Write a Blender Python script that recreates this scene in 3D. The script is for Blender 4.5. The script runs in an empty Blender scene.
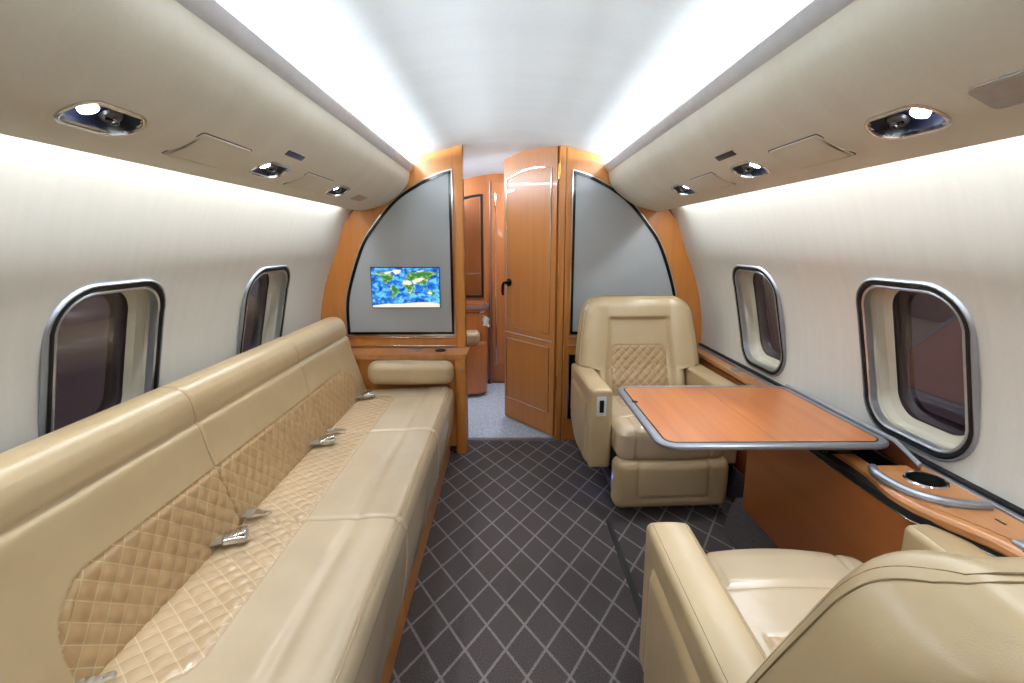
import bpy, math, random
from mathutils import Vector, Matrix
from mathutils.geometry import tessellate_polygon
random.seed(4)
sc = bpy.context.scene
C = sc.collection
XC = .03          # cabin centre line
RW, ZC = 1.21, .67  # cabin circle
YB = 3.06         # bulkhead face
PI = math.pi

# ------------------------------------------------------------------ materials
def srgb(r, g, b):
    f = lambda c: (c/255/12.92) if c/255 <= .04045 else ((c/255+.055)/1.055)**2.4
    return (f(r), f(g), f(b), 1)

def newmat(name):
    m = bpy.data.materials.new(name); m.use_nodes = True
    nt = m.node_tree; b = nt.nodes['Principled BSDF']
    return m, nt, b

def N(nt, typ, **kw):
    n = nt.nodes.new(typ)
    for k, v in kw.items():
        if k in n.inputs: n.inputs[k].default_value = v
        else: setattr(n, k, v)
    return n

def mapping(nt, scale, coord='Object'):
    tc = N(nt, 'ShaderNodeTexCoord'); mp = N(nt, 'ShaderNodeMapping')
    mp.inputs['Scale'].default_value = scale
    nt.links.new(tc.outputs[coord], mp.inputs['Vector'])
    return mp

def ramp(nt, src, stops):
    r = N(nt, 'ShaderNodeValToRGB')
    e = r.color_ramp.elements
    while len(e) < len(stops): e.new(.5)
    for i, (p, c) in enumerate(stops): e[i].position = p; e[i].color = c
    nt.links.new(src, r.inputs['Fac'])
    return r

def bump(nt, b, src, strength, dist):
    bp = N(nt, 'ShaderNodeBump'); bp.inputs['Strength'].default_value = strength
    bp.inputs['Distance'].default_value = dist
    nt.links.new(src, bp.inputs['Height']); nt.links.new(bp.outputs['Normal'], b.inputs['Normal'])
    return bp

def noise_mat(name, c1, c2, scale, rough, bstr=.0, bdist=.001, vec=(1,1,1), detail=3, metallic=0, coat=0, lo=.35, hi=.65, spec=.5):
    m, nt, b = newmat(name)
    mp = mapping(nt, vec)
    n = N(nt, 'ShaderNodeTexNoise', Scale=scale, Detail=detail)
    nt.links.new(mp.outputs[0], n.inputs['Vector'])
    r = ramp(nt, n.outputs['Fac'], [(lo, c1), (hi, c2)])
    nt.links.new(r.outputs[0], b.inputs['Base Color'])
    b.inputs['Roughness'].default_value = rough; b.inputs['Metallic'].default_value = metallic
    b.inputs['Coat Weight'].default_value = coat; b.inputs['Coat Roughness'].default_value = .08
    b.inputs['Specular IOR Level'].default_value = spec
    if bstr: bump(nt, b, n.outputs['Fac'], bstr, bdist)
    return m

def leather(name, c1, c2, rough=.36, stitched=False):
    m, nt, b = newmat(name)
    mp = mapping(nt, (1,1,1))
    n = N(nt, 'ShaderNodeTexNoise', Scale=4, Detail=4)
    nt.links.new(mp.outputs[0], n.inputs['Vector'])
    r = ramp(nt, n.outputs['Fac'], [(.3, c1), (.7, c2)])
    col = r.outputs[0]
    if stitched:
        uv = N(nt, 'ShaderNodeUVMap', uv_map='quilt')
        sp = N(nt, 'ShaderNodeSeparateXYZ'); nt.links.new(uv.outputs[0], sp.inputs[0])
        ds = []
        for o in (0, 1):
            f = N(nt, 'ShaderNodeMath', operation='PINGPONG'); f.inputs[1].default_value = .5
            nt.links.new(sp.outputs[o], f.inputs[0]); ds.append(f)
        mn = N(nt, 'ShaderNodeMath', operation='MINIMUM')
        nt.links.new(ds[0].outputs[0], mn.inputs[0]); nt.links.new(ds[1].outputs[0], mn.inputs[1])
        lt = ramp(nt, mn.outputs[0], [(.018, (.7,.7,.7,1)), (.045, (0,0,0,1))])
        mx = N(nt, 'ShaderNodeMix', data_type='RGBA')
        nt.links.new(lt.outputs[0], mx.inputs[0]); nt.links.new(col, mx.inputs[6])
        mx.inputs[7].default_value = srgb(205, 182, 146)
        col = mx.outputs[2]
    nt.links.new(col, b.inputs['Base Color'])
    v = N(nt, 'ShaderNodeTexVoronoi', Scale=420); nt.links.new(mp.outputs[0], v.inputs['Vector'])
    n2 = N(nt, 'ShaderNodeTexNoise', Scale=14, Detail=2); nt.links.new(mp.outputs[0], n2.inputs['Vector'])
    b1 = N(nt, 'ShaderNodeBump', Strength=.10, Distance=.0008); nt.links.new(v.outputs['Distance'], b1.inputs['Height'])
    b2 = N(nt, 'ShaderNodeBump', Strength=.16, Distance=.01); nt.links.new(n2.outputs['Fac'], b2.inputs['Height'])
    nt.links.new(b1.outputs[0], b2.inputs['Normal']); nt.links.new(b2.outputs[0], b.inputs['Normal'])
    b.inputs['Roughness'].default_value = rough
    b.inputs['Specular IOR Level'].default_value = .5
    b.inputs['Coat Weight'].default_value = .12 if rough > .3 else .3; b.inputs['Coat Roughness'].default_value = .22
    return m

def wood(name, vec, c1, c2, rough=.22, coat=.6):
    m, nt, b = newmat(name)
    mp = mapping(nt, vec)
    n = N(nt, 'ShaderNodeTexNoise', Scale=1, Detail=6, Roughness=.6)
    nt.links.new(mp.outputs[0], n.inputs['Vector'])
    n3 = N(nt, 'ShaderNodeTexNoise', Scale=1.6, Detail=1)
    tc = mapping(nt, (1,1,1)); nt.links.new(tc.outputs[0], n3.inputs['Vector'])
    ad = N(nt, 'ShaderNodeMath', operation='MULTIPLY_ADD'); ad.inputs[1].default_value = .35
    nt.links.new(n3.outputs['Fac'], ad.inputs[0]); nt.links.new(n.outputs['Fac'], ad.inputs[2])
    r = ramp(nt, ad.outputs[0], [(.45, c1), (.9, c2)])
    nt.links.new(r.outputs[0], b.inputs['Base Color'])
    b.inputs['Roughness'].default_value = rough; b.inputs['Coat Weight'].default_value = coat
    b.inputs['Coat Roughness'].default_value = .06
    return m

def plain(name, col, rough=.5, metallic=0, coat=0, spec=.5):
    return noise_mat(name, col, tuple(min(1, c*1.06) for c in col[:3])+(1,), 30, rough, metallic=metallic, coat=coat, spec=spec)

def emit(name, col, strength):
    m, nt, b = newmat(name)
    b.inputs['Base Color'].default_value = (0,0,0,1)
    b.inputs['Emission Color'].default_value = col; b.inputs['Emission Strength'].default_value = strength
    return m

M = {}
M['leather'] = leather('beige leather', srgb(178,153,116), srgb(186,162,125), .31)
M['seat_leather_glare'] = leather('seat leather with glare', srgb(184,162,134), srgb(191,171,143), .24)  # whiter copy of the beige leather: glare on the seats put into the colour
M['quilt'] = leather('quilted leather', srgb(164,131,90), srgb(171,139,98), .32, True)
M['quilt_seat_glare'] = leather('quilted seat leather with glare', srgb(174,146,112), srgb(181,154,120), .22, True)  # quilted leather again, paler because the seat glare is worked into its colour
M['stitch'] = plain('stitching thread', srgb(120,98,66), .8)
M['wood'] = wood('cherry veneer', (28, 28, 1.3), srgb(172,104,42), srgb(188,119,52), .34, .25)
M['wood_door'] = wood('cherry veneer door', (22, 22, .9), srgb(174,106,42), srgb(188,120,52), .42, .08)
M['wood_y'] = wood('cherry veneer lengthwise', (26, 1.2, 26), srgb(166,106,58), srgb(188,128,76), .3, .5)
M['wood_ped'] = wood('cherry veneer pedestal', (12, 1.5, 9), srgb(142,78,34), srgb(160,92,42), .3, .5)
M['wood_table'] = wood('cherry veneer table', (24, 1.2, 24), srgb(166,94,48), srgb(186,112,60), .36, .4)
M['wood_dark'] = wood('dark veneer', (24, 24, 1.3), srgb(60,30,14), srgb(84,44,22), .3, .4)
M['wood_far'] = wood('reddish veneer', (24, 24, 1.2), srgb(158,92,48), srgb(178,110,60), .28, .4)
M['chrome'] = plain('polished metal', srgb(205,203,200), .12, 1)
M['satin'] = plain('satin aluminium', srgb(150,153,160), .40, .8)
M['trim'] = plain('brushed window trim', srgb(176,178,182), .3, .85)
M['rail'] = plain('painted aluminium rail', srgb(218,220,224), .4, .1)
M['black'] = plain('black gasket', srgb(16,15,15), .55, spec=.25)
M['gunmetal'] = plain('dark polished metal', srgb(52,50,48), .15, 1)
M['cream'] = noise_mat('cream moulding', srgb(196,188,170), srgb(204,196,178), 8, .5)
M['navy'] = plain('dark blue housing', srgb(16,20,38), .35, 0, .12)
M['nozzle'] = plain('dark nickel', srgb(110,106,104), .3, .9)
M['sign'] = plain('blue placard', srgb(52,54,88), .35)
M['sign_dark'] = plain('dark placard', srgb(50,48,46), .35)
M['tan'] = plain('tan label', srgb(176,150,122), .6)
M['lens'] = noise_mat('frosted lens', srgb(150,143,134), srgb(158,151,142), 40, .3)
M['lamp'] = emit('lamp glow', (.82,.9,1,1), 45)
M['rubber'] = plain('track rubber', srgb(30,28,28), .6)
M['white'] = plain('white tissue', srgb(225,228,232), .8)
M['brass'] = plain('brass hinge', srgb(170,120,60), .3, 1)
M['webbing'] = noise_mat('belt webbing', srgb(120,108,90), srgb(140,128,108), 400, .8)

# wall fabric (fine vertical ribbing) ------------------------------
def wall_mat(name, c1, c2, ribs, bs=.05, bd=.002):
    m, nt, b = newmat(name)
    mp = mapping(nt, ribs)
    n = N(nt, 'ShaderNodeTexNoise', Scale=1, Detail=4)
    nt.links.new(mp.outputs[0], n.inputs['Vector'])
    n2 = N(nt, 'ShaderNodeTexNoise', Scale=90, Detail=2)
    t = mapping(nt, (1,1,1)); nt.links.new(t.outputs[0], n2.inputs['Vector'])
    ad = N(nt, 'ShaderNodeMath', operation='MULTIPLY_ADD'); ad.inputs[1].default_value = .4
    nt.links.new(n2.outputs['Fac'], ad.inputs[0]); nt.links.new(n.outputs['Fac'], ad.inputs[2])
    r = ramp(nt, ad.outputs[0], [(.5, c1), (.95, c2)])
    nt.links.new(r.outputs[0], b.inputs['Base Color'])
    b.inputs['Roughness'].default_value = .62
    bump(nt, b, ad.outputs[0], bs, bd)
    return m
M['wall'] = wall_mat('cream wall covering', srgb(210,205,195), srgb(215,210,201), (3, 34, 3))
M['bin'] = wall_mat('beige overhead covering', srgb(211,202,184), srgb(218,210,193), (4, 9, 4))
M['ceil'] = wall_mat('pale ceiling covering', srgb(214,219,221), srgb(222,227,229), (1.0, 7, 1.0), .12, .004)
# brushed grey panel
M['panel'] = noise_mat('brushed grey panel', srgb(160,162,163), srgb(164,166,167), 3, .40, 0, .0005, (1, 1, 1), 2, metallic=.2)

# carpet: dark pile with a woven lattice of diamonds
def carpet():
    m, nt, b = newmat('dark diamond lattice carpet')
    tc = N(nt, 'ShaderNodeTexCoord'); sp = N(nt, 'ShaderNodeSeparateXYZ')
    wob = N(nt, 'ShaderNodeTexNoise', Scale=160, Detail=1)
    nt.links.new(tc.outputs['Object'], wob.inputs['Vector'])
    nt.links.new(tc.outputs['Object'], sp.inputs[0])
    def ma(op, a, b_, c=None):
        n = N(nt, 'ShaderNodeMath', operation=op)
        for i, v in enumerate((a, b_, c)):
            if v is None: continue
            if hasattr(v, 'node'): nt.links.new(v, n.inputs[i])
            else: n.inputs[i].default_value = v
        return n.outputs[0]
    wv = ma('MULTIPLY_ADD', wob.outputs['Fac'], .05, -.025)
    x = ma('MULTIPLY_ADD', sp.outputs[0], 1/.13, .007/.13); y = ma('MULTIPLY_ADD', sp.outputs[1], 1/.208, -1.559/.208)
    lines = []
    for s in (1, -1):
        v = ma('ADD', ma('MULTIPLY_ADD', y, s, x), wv)
        lines.append(ma('PINGPONG', v, .5))
    d = ma('MINIMUM', lines[0], lines[1])
    ln = ramp(nt, d, [(.024, (1,1,1,1)), (.052, (0,0,0,1))])
    n = N(nt, 'ShaderNodeTexNoise', Scale=260, Detail=2); nt.links.new(tc.outputs['Object'], n.inputs['Vector'])
    base = ramp(nt, n.outputs['Fac'], [(.3, srgb(60,53,52)), (.7, srgb(90,81,79))])
    lc = ramp(nt, n.outputs['Fac'], [(.3, srgb(104,97,96)), (.7, srgb(138,131,129))])
    mx = N(nt, 'ShaderNodeMix', data_type='RGBA')
    nt.links.new(ln.outputs[0], mx.inputs[0]); nt.links.new(base.outputs[0], mx.inputs[6]); nt.links.new(lc.outputs[0], mx.inputs[7])
    nt.links.new(mx.outputs[2], b.inputs['Base Color'])
    b.inputs['Roughness'].default_value = .95; b.inputs['Specular IOR Level'].default_value = .15
    bump(nt, b, n.outputs['Fac'], .5, .004)
    return m
M['carpet'] = carpet()
M['carpet_plain'] = noise_mat('plain dark carpet', srgb(62,57,58), srgb(92,85,86), 260, .95, .5, .004, spec=.15)
M['carpet_far'] = noise_mat('pale blue grey carpet', srgb(166,176,192), srgb(194,203,216), 60, .95, .4, .004, (1,.5,1), 5, spec=.15)

def glass(name, col, rough=.0):
    m, nt, b = newmat(name)
    b.inputs['Base Color'].default_value = col
    b.inputs['Transmission Weight'].default_value = 1; b.inputs['Roughness'].default_value = rough
    b.inputs['IOR'].default_value = 1.45
    return m
M['glass'] = glass('window pane', (.9,.85,.9,1))
M['night'] = noise_mat('night outside', srgb(50,38,42), srgb(74,58,68), 3, .6)
M['mirror'] = plain('smoked mirror', srgb(190,182,205), .04, 1)

# ------------------------------------------------------------------ mesh helpers
class MB:
    def __init__(s): s.v = []; s.f = []; s.uv = None; s.mi = []
    def grid(s, P, closeu=False, closev=False):
        o = len(s.v); nu = len(P); nv = len(P[0])
        for row in P: s.v += [tuple(p) for p in row]
        for i in range(nu if closeu else nu-1):
            for j in range(nv if closev else nv-1):
                a = o+i*nv+j; b = o+((i+1) % nu)*nv+j; c = o+((i+1) % nu)*nv+(j+1) % nv; d = o+i*nv+(j+1) % nv
                s.f.append((a, b, c, d))
        return s
    def poly(s, pts):
        o = len(s.v); s.v += [tuple(p) for p in pts]; s.f.append(tuple(range(o, o+len(pts)))); return s
    def loops(s, L, cap0=False, cap1=False):
        o = len(s.v); n = len(L[0]); s.grid(L, closev=True)
        if cap0: s.f.append(tuple(o+i for i in range(n)))
        if cap1: s.f.append(tuple(o+(len(L)-1)*n+i for i in reversed(range(n))))
        return s
    def box(s, x0, x1, y0, y1, z0, z1, r=0, seg=3):
        if r <= 0:
            o = len(s.v)
            s.v += [(x, y, z) for x in (x0, x1) for y in (y0, y1) for z in (z0, z1)]
            for f in ((0,1,3,2), (4,6,7,5), (0,4,5,1), (2,3,7,6), (0,2,6,4), (1,5,7,3)): s.f.append(tuple(o+i for i in f))
            return s
        return s.rbox(((x0+x1)/2, (y0+y1)/2, (z0+z1)/2), ((x1-x0)/2, (y1-y0)/2, (z1-z0)/2), r, step=9, seg=seg)
    def rbox(s, c, h, r, step=.03, seg=5, disp=None):
        r = min(r, *h)
        def samples(hh):
            a = [-hh]+[-hh+r*(1-math.cos(PI/2*k/seg)) if False else -hh+r*k/seg for k in range(1, seg+1)]
            inner = 2*(hh-r); n = max(1, int(inner/step)) if inner > 1e-6 else 0
            a += [-hh+r+inner*k/n for k in range(1, n)] if n else []
            a += [hh-r+r*k/seg for k in range(0 if inner > 1e-6 else 1, seg+1)]
            return a
        S = [samples(x) for x in h]
        idx = {}
        def vert(p):
            key = tuple(round(q, 6) for q in p)
            if key in idx: return idx[key]
            q = [max(-(h[k]-r), min(h[k]-r, p[k])) for k in range(3)]
            d = [(p[k]-q[k])/r for k in range(3)]
            # cube->sphere remap for even rounding
            d = [math.tan(t*PI/4) if abs(t) < 1 else t for t in d]
            L = math.sqrt(sum(t*t for t in d)) or 1
            nrm = [t/L for t in d]
            w = [q[k]+nrm[k]*r for k in range(3)]
            if disp:
                w = disp(w, nrm)
            s.v.append(tuple(w[k]+c[k] for k in range(3)))
            idx[key] = len(s.v)-1
            return idx[key]
        for ax in range(3):
            u, v = (ax+1) % 3, (ax+2) % 3
            for sg in (-1, 1):
                for i in range(len(S[u])-1):
                    for j in range(len(S[v])-1):
                        q = []
                        for (a, b) in ((i,j), (i+1,j), (i+1,j+1), (i,j+1)):
                            p = [0,0,0]; p[ax] = sg*h[ax]; p[u] = S[u][a]; p[v] = S[v][b]
                            q.append(vert(p))
                        if sg < 0: q.reverse()
                        if len(set(q)) == 4: s.f.append(tuple(q))
        return s
    def tube(s, path, r, seg=8, closed=False, cap=True):
        P = [Vector(p) for p in path]; n = len(P); rings = []
        up = None
        for i in range(n):
            a = P[(i-1) % n] if (closed or i > 0) else P[i]; b = P[(i+1) % n] if (closed or i < n-1) else P[i]
            t = (b-a).normalized()
            if up is None:
                up = Vector((0,0,1)) if abs(t.z) < .9 else Vector((1,0,0))
            side = t.cross(up).normalized(); up = side.cross(t).normalized()
            rr = r[i] if isinstance(r, (list, tuple)) else r
            rings.append([P[i]+side*rr*math.cos(2*PI*k/seg)+up*rr*math.sin(2*PI*k/seg) for k in range(seg)])
        if closed: s.grid(rings, closeu=True, closev=True)
        else: s.loops(rings, cap, cap)
        return s
    def lathe(s, prof, c, axis='z', seg=24, cap0=True, cap1=True):
        L = []
        for (r, h) in prof:
            ring = []
            for k in range(seg):
                a = 2*PI*k/seg; p = (r*math.cos(a), r*math.sin(a), h)
                if axis == 'x': p = (p[2], p[0], p[1])
                if axis == 'y': p = (p[0], p[2], p[1])
                ring.append((c[0]+p[0], c[1]+p[1], c[2]+p[2]))
            L.append(ring)
        return s.loops(L, cap0, cap1)
    def plate(s, outline, fn, d0, d1, holes=()):
        """2D outline (a,b) with holes, mapped by fn(a,b,d), extruded d0..d1"""
        cs = [outline]+list(holes)
        tris = tessellate_polygon([[Vector((p[0], p[1], 0)) for p in c] for c in cs])
        flat = [p for c in cs for p in c]
        o = len(s.v)
        s.v += [tuple(fn(p[0], p[1], d0)) for p in flat]; s.v += [tuple(fn(p[0], p[1], d1)) for p in flat]
        n = len(flat)
        for t in tris:
            s.f.append(tuple(o+i for i in t)); s.f.append(tuple(o+n+i for i in reversed(t)))
        k = o
        for c in cs:
            m = len(c)
            for i in range(m):
                j = (i+1) % m
                s.f.append((k+i, k+j, k+n+j, k+n+i))
            k += m
        return s

def tag(o, label=None, cat=None, group=None, kind=None):
    if label: o['label'] = label
    if cat: o['category'] = cat
    if group: o['group'] = group
    if kind: o['kind'] = kind
    return o

def obj(name, mb, mat, parent=None, smooth=35, label=None, recalc=True, uvs=None):
    me = bpy.data.meshes.new(name)
    off = Vector((0,0,0))
    if parent is not None:
        p = parent
        while p is not None: off += Vector(p.location); p = p.parent
    v = [(a-off.x, b-off.y, c-off.z) for a, b, c in mb.v]
    me.from_pydata(v, [], mb.f); me.update()
    if recalc:
        import bmesh
        bm = bmesh.new(); bm.from_mesh(me); bmesh.ops.recalc_face_normals(bm, faces=bm.faces); bm.to_mesh(me); bm.free()
    me.materials.append(mat)
    if uvs is not None:
        L = me.uv_layers.new(name='quilt')
        for lp in me.loops: L.data[lp.index].uv = uvs[lp.vertex_index]
    me.polygons.foreach_set('use_smooth', [True]*len(me.polygons))
    me.set_sharp_from_angle(angle=math.radians(smooth))
    o = bpy.data.objects.new(name, me); C.objects.link(o)
    if parent is not None: o.parent = parent
    if label: o['label'] = label
    return o

def thing(name, label, cat, loc=(0,0,0), rz=0, group=None):
    o = bpy.data.objects.new(name, None); C.objects.link(o); o.location = loc; o.rotation_euler = (0,0,rz)
    o.empty_display_size = .1
    return tag(o, label, cat, group)

def struct(name, mb, mat, **kw):
    o = obj(name, mb, mat, **kw); o['kind'] = 'structure'; return o

def split(mb, mask_fn, uvfn):
    """split a mesh by a mask on face centres -> (plain, masked, uvs of masked)"""
    a, b = MB(), MB(); ia, ib = {}, {}; uv = []
    for fi, f in enumerate(mb.f):
        m = mask_fn(fi, f)
        t, ix = (b, ib) if m else (a, ia)
        q = []
        for i in f:
            if i not in ix:
                ix[i] = len(t.v); t.v.append(mb.v[i])
                if m: uv.append(uvfn(i))
            q.append(ix[i])
        t.f.append(tuple(q))
    return a, b, uv

def catmull(pts, closed=False, n=10):
    out = []; m = len(pts)
    rng = range(m if closed else m-1)
    for i in rng:
        g = lambda k: pts[k % m] if closed else pts[max(0, min(m-1, k))]
        p0, p1, p2, p3 = g(i-1), g(i), g(i+1), g(i+2)
        for k in range(n):
            t = k/n
            out.append(tuple(.5*((2*p1[d])+(-p0[d]+p2[d])*t+(2*p0[d]-5*p1[d]+4*p2[d]-p3[d])*t*t+(-p0[d]+3*p1[d]-3*p2[d]+p3[d])*t**3) for d in range(len(p1))))
    if not closed: out.append(tuple(pts[-1]))
    return out

def resample(pts, step, closed=False):
    P = list(pts)+([pts[0]] if closed else [])
    L = [0]
    for a, b in zip(P, P[1:]): L.append(L[-1]+math.dist(a, b))
    n = max(2, round(L[-1]/step)); out = []; k = 0
    for i in range(n if closed else n+1):
        s = L[-1]*i/n
        while k < len(L)-2 and L[k+1] < s: k += 1
        t = (s-L[k])/max(1e-9, L[k+1]-L[k])
        out.append(tuple(P[k][d]+(P[k+1][d]-P[k][d])*t for d in range(len(P[0]))))
    return out, L[-1]

def rrect(w, h, r, n=6):
    r = min(r, w/2-1e-4, h/2-1e-4); out = []
    for cx, cy, a0 in ((w/2-r, h/2-r, 0), (-w/2+r, h/2-r, 90), (-w/2+r, -h/2+r, 180), (w/2-r, -h/2+r, 270)):
        for k in range(n+1):
            a = math.radians(a0+90*k/n); out.append((cx+r*math.cos(a), cy+r*math.sin(a)))
    return out

def smooth01(t): t = max(0, min(1, t)); return t*t*(3-2*t)

def quilt_h(a, b, amp):
    da = abs(a-round(a)); db = abs(b-round(b))
    p = lambda t: 1-(1-2*t)**3.2
    return amp*p(da)*p(db)

def inset(pts, d):
    """inward offset of a closed 2D polygon (counter clockwise positive)"""
    n = len(pts); A = sum(pts[i][0]*pts[(i+1) % n][1]-pts[(i+1) % n][0]*pts[i][1] for i in range(n))
    sg = 1 if A > 0 else -1; out = []
    for i in range(n):
        p0, p, p1 = Vector(pts[i-1]), Vector(pts[i]), Vector(pts[(i+1) % n])
        e0 = (p-p0).normalized(); e1 = (p1-p).normalized()
        n0 = Vector((-e0.y, e0.x))*sg; n1 = Vector((-e1.y, e1.x))*sg
        m = (n0+n1); L = m.length
        m = m/L if L > 1e-6 else n0
        k = d/max(.35, m.dot(n0))
        out.append((p.x+m.x*k, p.y+m.y*k))
    return out

# ------------------------------------------------------------------ curved surfaces of the cabin
class Surf:
    def __init__(s, prof, side, step=.01, xc=XC, flip=1):
        s.side = side; s.xc = xc; s.flip = flip; s.p, s.L = resample(prof, step); s.n = len(s.p)-1
    def pn(s, t):
        t = max(0, min(s.L, t)); f = t/s.L*s.n; i = min(s.n-1, int(f)); u = f-i
        a, b = s.p[i], s.p[i+1]
        i0, i1 = max(0, i-1), min(s.n, i+2)
        # smooth normal
        def tang(j):
            j0, j1 = max(0, j-1), min(s.n, j+1)
            v = Vector((s.p[j1][0]-s.p[j0][0], s.p[j1][1]-s.p[j0][1])); return v.normalized()
        tg = (tang(i)*(1-u)+tang(i+1)*u).normalized()
        return (a[0]+(b[0]-a[0])*u, a[1]+(b[1]-a[1])*u), tg
    def P(s, y, t, d=0):
        (x, z), tg = s.pn(t)
        nx, nz = tg.y*s.flip, -tg.x*s.flip      # points outwards (away from the cabin)
        return (s.xc+s.side*(x+nx*d), y, z+nz*d)
    def sheet(s, ys, ts, holes, d=0):
        mb = MB(); P = [[s.P(y, t, d) for t in ts] for y in ys]
        mb.grid(P)
        if holes:
            nv = len(ts); keep = []
            k = 0
            for i in range(len(ys)-1):
                for j in range(nv-1):
                    yc = (ys[i]+ys[i+1])/2; tc = (ts[j]+ts[j+1])/2
                    if not any(inr(yc-h[0], tc-h[1], h[2], h[3], h[4]) for h in holes): keep.append(mb.f[k])
                    k += 1
            mb.f = keep
        return mb
    def ring(s, mb, y0, t0, loops, cap=False, capm=None):
        L = []
        for (w, h, r, d) in loops:
            L.append([s.P(y0+a, t0+b, d) for a, b in rrect(w, h, r, 8)])
        mb.loops(L, cap == 2, bool(cap)); return mb

def inr(a, b, w, h, r):
    a, b = abs(a), abs(b)
    if a > w/2 or b > h/2: return False
    if a > w/2-r and b > h/2-r: return math.hypot(a-(w/2-r), b-(h/2-r)) < r
    return True

def ylist(y0, y1, holes, coarse=.12, fine=.012):
    ys = [y0]; y = y0
    while y < y1-1e-6:
        inside = any(h[0]-h[2]/2-.03 < y+fine and y < h[0]+h[2]/2+.03 for h in holes)
        st = fine
        if not inside:
            nxt = min([h[0]-h[2]/2-.03 for h in holes if h[0]-h[2]/2-.03 > y]+[y1])
            st = min(coarse, max(fine, nxt-y))
        y = min(y1, y+st); ys.append(y)
    return ys

# wall profile (rel x, z), from low to high; circle of radius RW flaring slightly behind the overhead panels
wp = [(1.165, .30), (1.19, .45)]
phi = 0
for k in range(0, 61):
    ph = math.radians(-4+k*1.0)
    z = ZC+RW*math.sin(ph)
    R = RW+.055*smooth01((z-1.2)/.28)
    if z > 1.58: break
    wp.append((R*math.cos(ph), ZC+R*math.sin(ph)))
wallS = {-1: Surf(wp, -1), 1: Surf(wp, 1)}
def t_at_z(S, z):
    for i in range(S.n):
        if S.p[i][1] <= z <= S.p[i+1][1]:
            return (i+(z-S.p[i][1])/(S.p[i+1][1]-S.p[i][1]))*S.L/S.n
    return S.L
Y0 = -1.9
WINS = {-1: [1.375, 2.288], 1: [1.403, 2.305]}
t_win = (t_at_z(wallS[1], .668)+t_at_z(wallS[1], 1.182))/2
WW, WH = .418, t_at_z(wallS[1], 1.182)-t_at_z(wallS[1], .668)
win_no = 0
for side, sn in ((-1, 'left'), (1, 'right')):
    S = wallS[side]
    holes = [(y, t_win, WW-.05, WH-.05, .105) for y in WINS[side]]
    ts = [S.L*i/130 for i in range(131)]
    struct('wall_'+sn, S.sheet(ylist(Y0, YB+.02, holes), ts, holes), M['wall'])
    for y in WINS[side]:
        win_no += 1
        w = bpy.data.objects.new('window_%d' % win_no, None); C.objects.link(w)
        w.location = S.P(y, t_win); w['kind'] = 'structure'
        R = S.ring
        w0, h0 = WW, WH
        obj('outer_trim', R(MB(), y, t_win, [(w0,h0,.125,.002),(w0-.002,h0-.002,.124,-.006),(w0-.008,h0-.008,.121,-.010),(w0-.016,h0-.016,.117,-.009),(w0-.018,h0-.018,.116,.004)]), M['satin'], w)
        obj('gasket', R(MB(), y, t_win, [(w0-.016,h0-.016,.117,.003),(w0-.018,h0-.018,.116,-.007),(w0-.030,h0-.030,.110,-.010),(w0-.046,h0-.046,.102,-.008),(w0-.050,h0-.050,.101,.006)]), M['black'], w)
        obj('inner_trim', R(MB(), y, t_win, [(w0-.048,h0-.048,.101,.004),(w0-.049,h0-.049,.101,-.006),(w0-.056,h0-.056,.098,-.009),(w0-.068,h0-.068,.092,-.006),(w0-.074,h0-.074,.09,.014)]), M['trim'], w)
        obj('reveal', R(MB(), y, t_win, [(w0-.07,h0-.07,.09,.012),(w0-.074,h0-.074,.09,.035),(w0-.084,h0-.084,.09,.052),(w0-.13,h0-.125,.085,.06)]), M['cream'], w)
        obj('shade_track', R(MB(), y, t_win, [(w0-.078,h0-.078,.09,.022),(w0-.079,h0-.079,.09,.0225),(w0-.079,h0-.079,.09,.026),(w0-.078,h0-.078,.09,.0265)]), M['cream'], w)
        obj('inner_frame', R(MB(), y, t_win, [(w0-.13,h0-.125,.085,.06),(w0-.132,h0-.127,.084,.078),(w0-.17,h0-.165,.075,.088),(w0-.175,h0-.17,.075,.10)]), M['night'], w)
        obj('pane', R(MB(), y, t_win, [(w0-.14,h0-.135,.083,.064),(w0-.129,h0-.124,.085,.064),(w0-.129,h0-.124,.085,.068),(w0-.14,h0-.135,.083,.068)], 2), M['glass'], w)

# ceiling ----------------------------------------------------------
cp = catmull([(0, 1.872), (.15, 1.866), (.285, 1.848), (.40, 1.823), (.50, 1.801), (.58, 1.788), (.64, 1.780)], n=8)+[(.68, 1.768), (.70, 1.74), (.70, 1.70)]
full = [(-x, z) for x, z in reversed(cp)]+cp[1:]
mb = MB(); ys = [Y0+(4.42-Y0)*i/40 for i in range(41)]
mb.grid([[(XC+x, y, z) for x, z in full] for y in ys])
struct('ceiling', mb, M['ceil'], smooth=50)

# floor
struct('floor', MB().box(-1.25, 1.3, Y0, YB+.01, -.03, 0), M['carpet'])
f2 = struct('floor.001', MB().box(-1.25, 1.3, YB+.01, 4.45, -.03, 0), M['carpet_far'])
f2['label'] = 'pale blue grey carpet beyond the doorway'
struct('trim_1', MB().box(-.262, .32, YB-.012, YB+.03, -.001, .006), M['satin'])
struct('trim_2', MB().box(.462, .486, 1.15, 2.08, -.001, .004), M['rubber'])

# wall at the rear of the cabin, behind the camera
def arcpts(R, a0, a1, n=24, zc=ZC):
    return [(XC+R*math.cos(math.radians(a0+(a1-a0)*k/n)), zc+R*math.sin(math.radians(a0+(a1-a0)*k/n))) for k in range(n+1)]
XZ = lambda a, b, d: (a, d, b)
struct('wall_rear', MB().plate(arcpts(1.27, -33, 213, 60), XZ, Y0-.04, Y0), M['wood'])
struct('wall_far', MB().plate(arcpts(1.27, -33, 213, 60), XZ, 4.42, 4.46), M['wood_far'])
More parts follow.
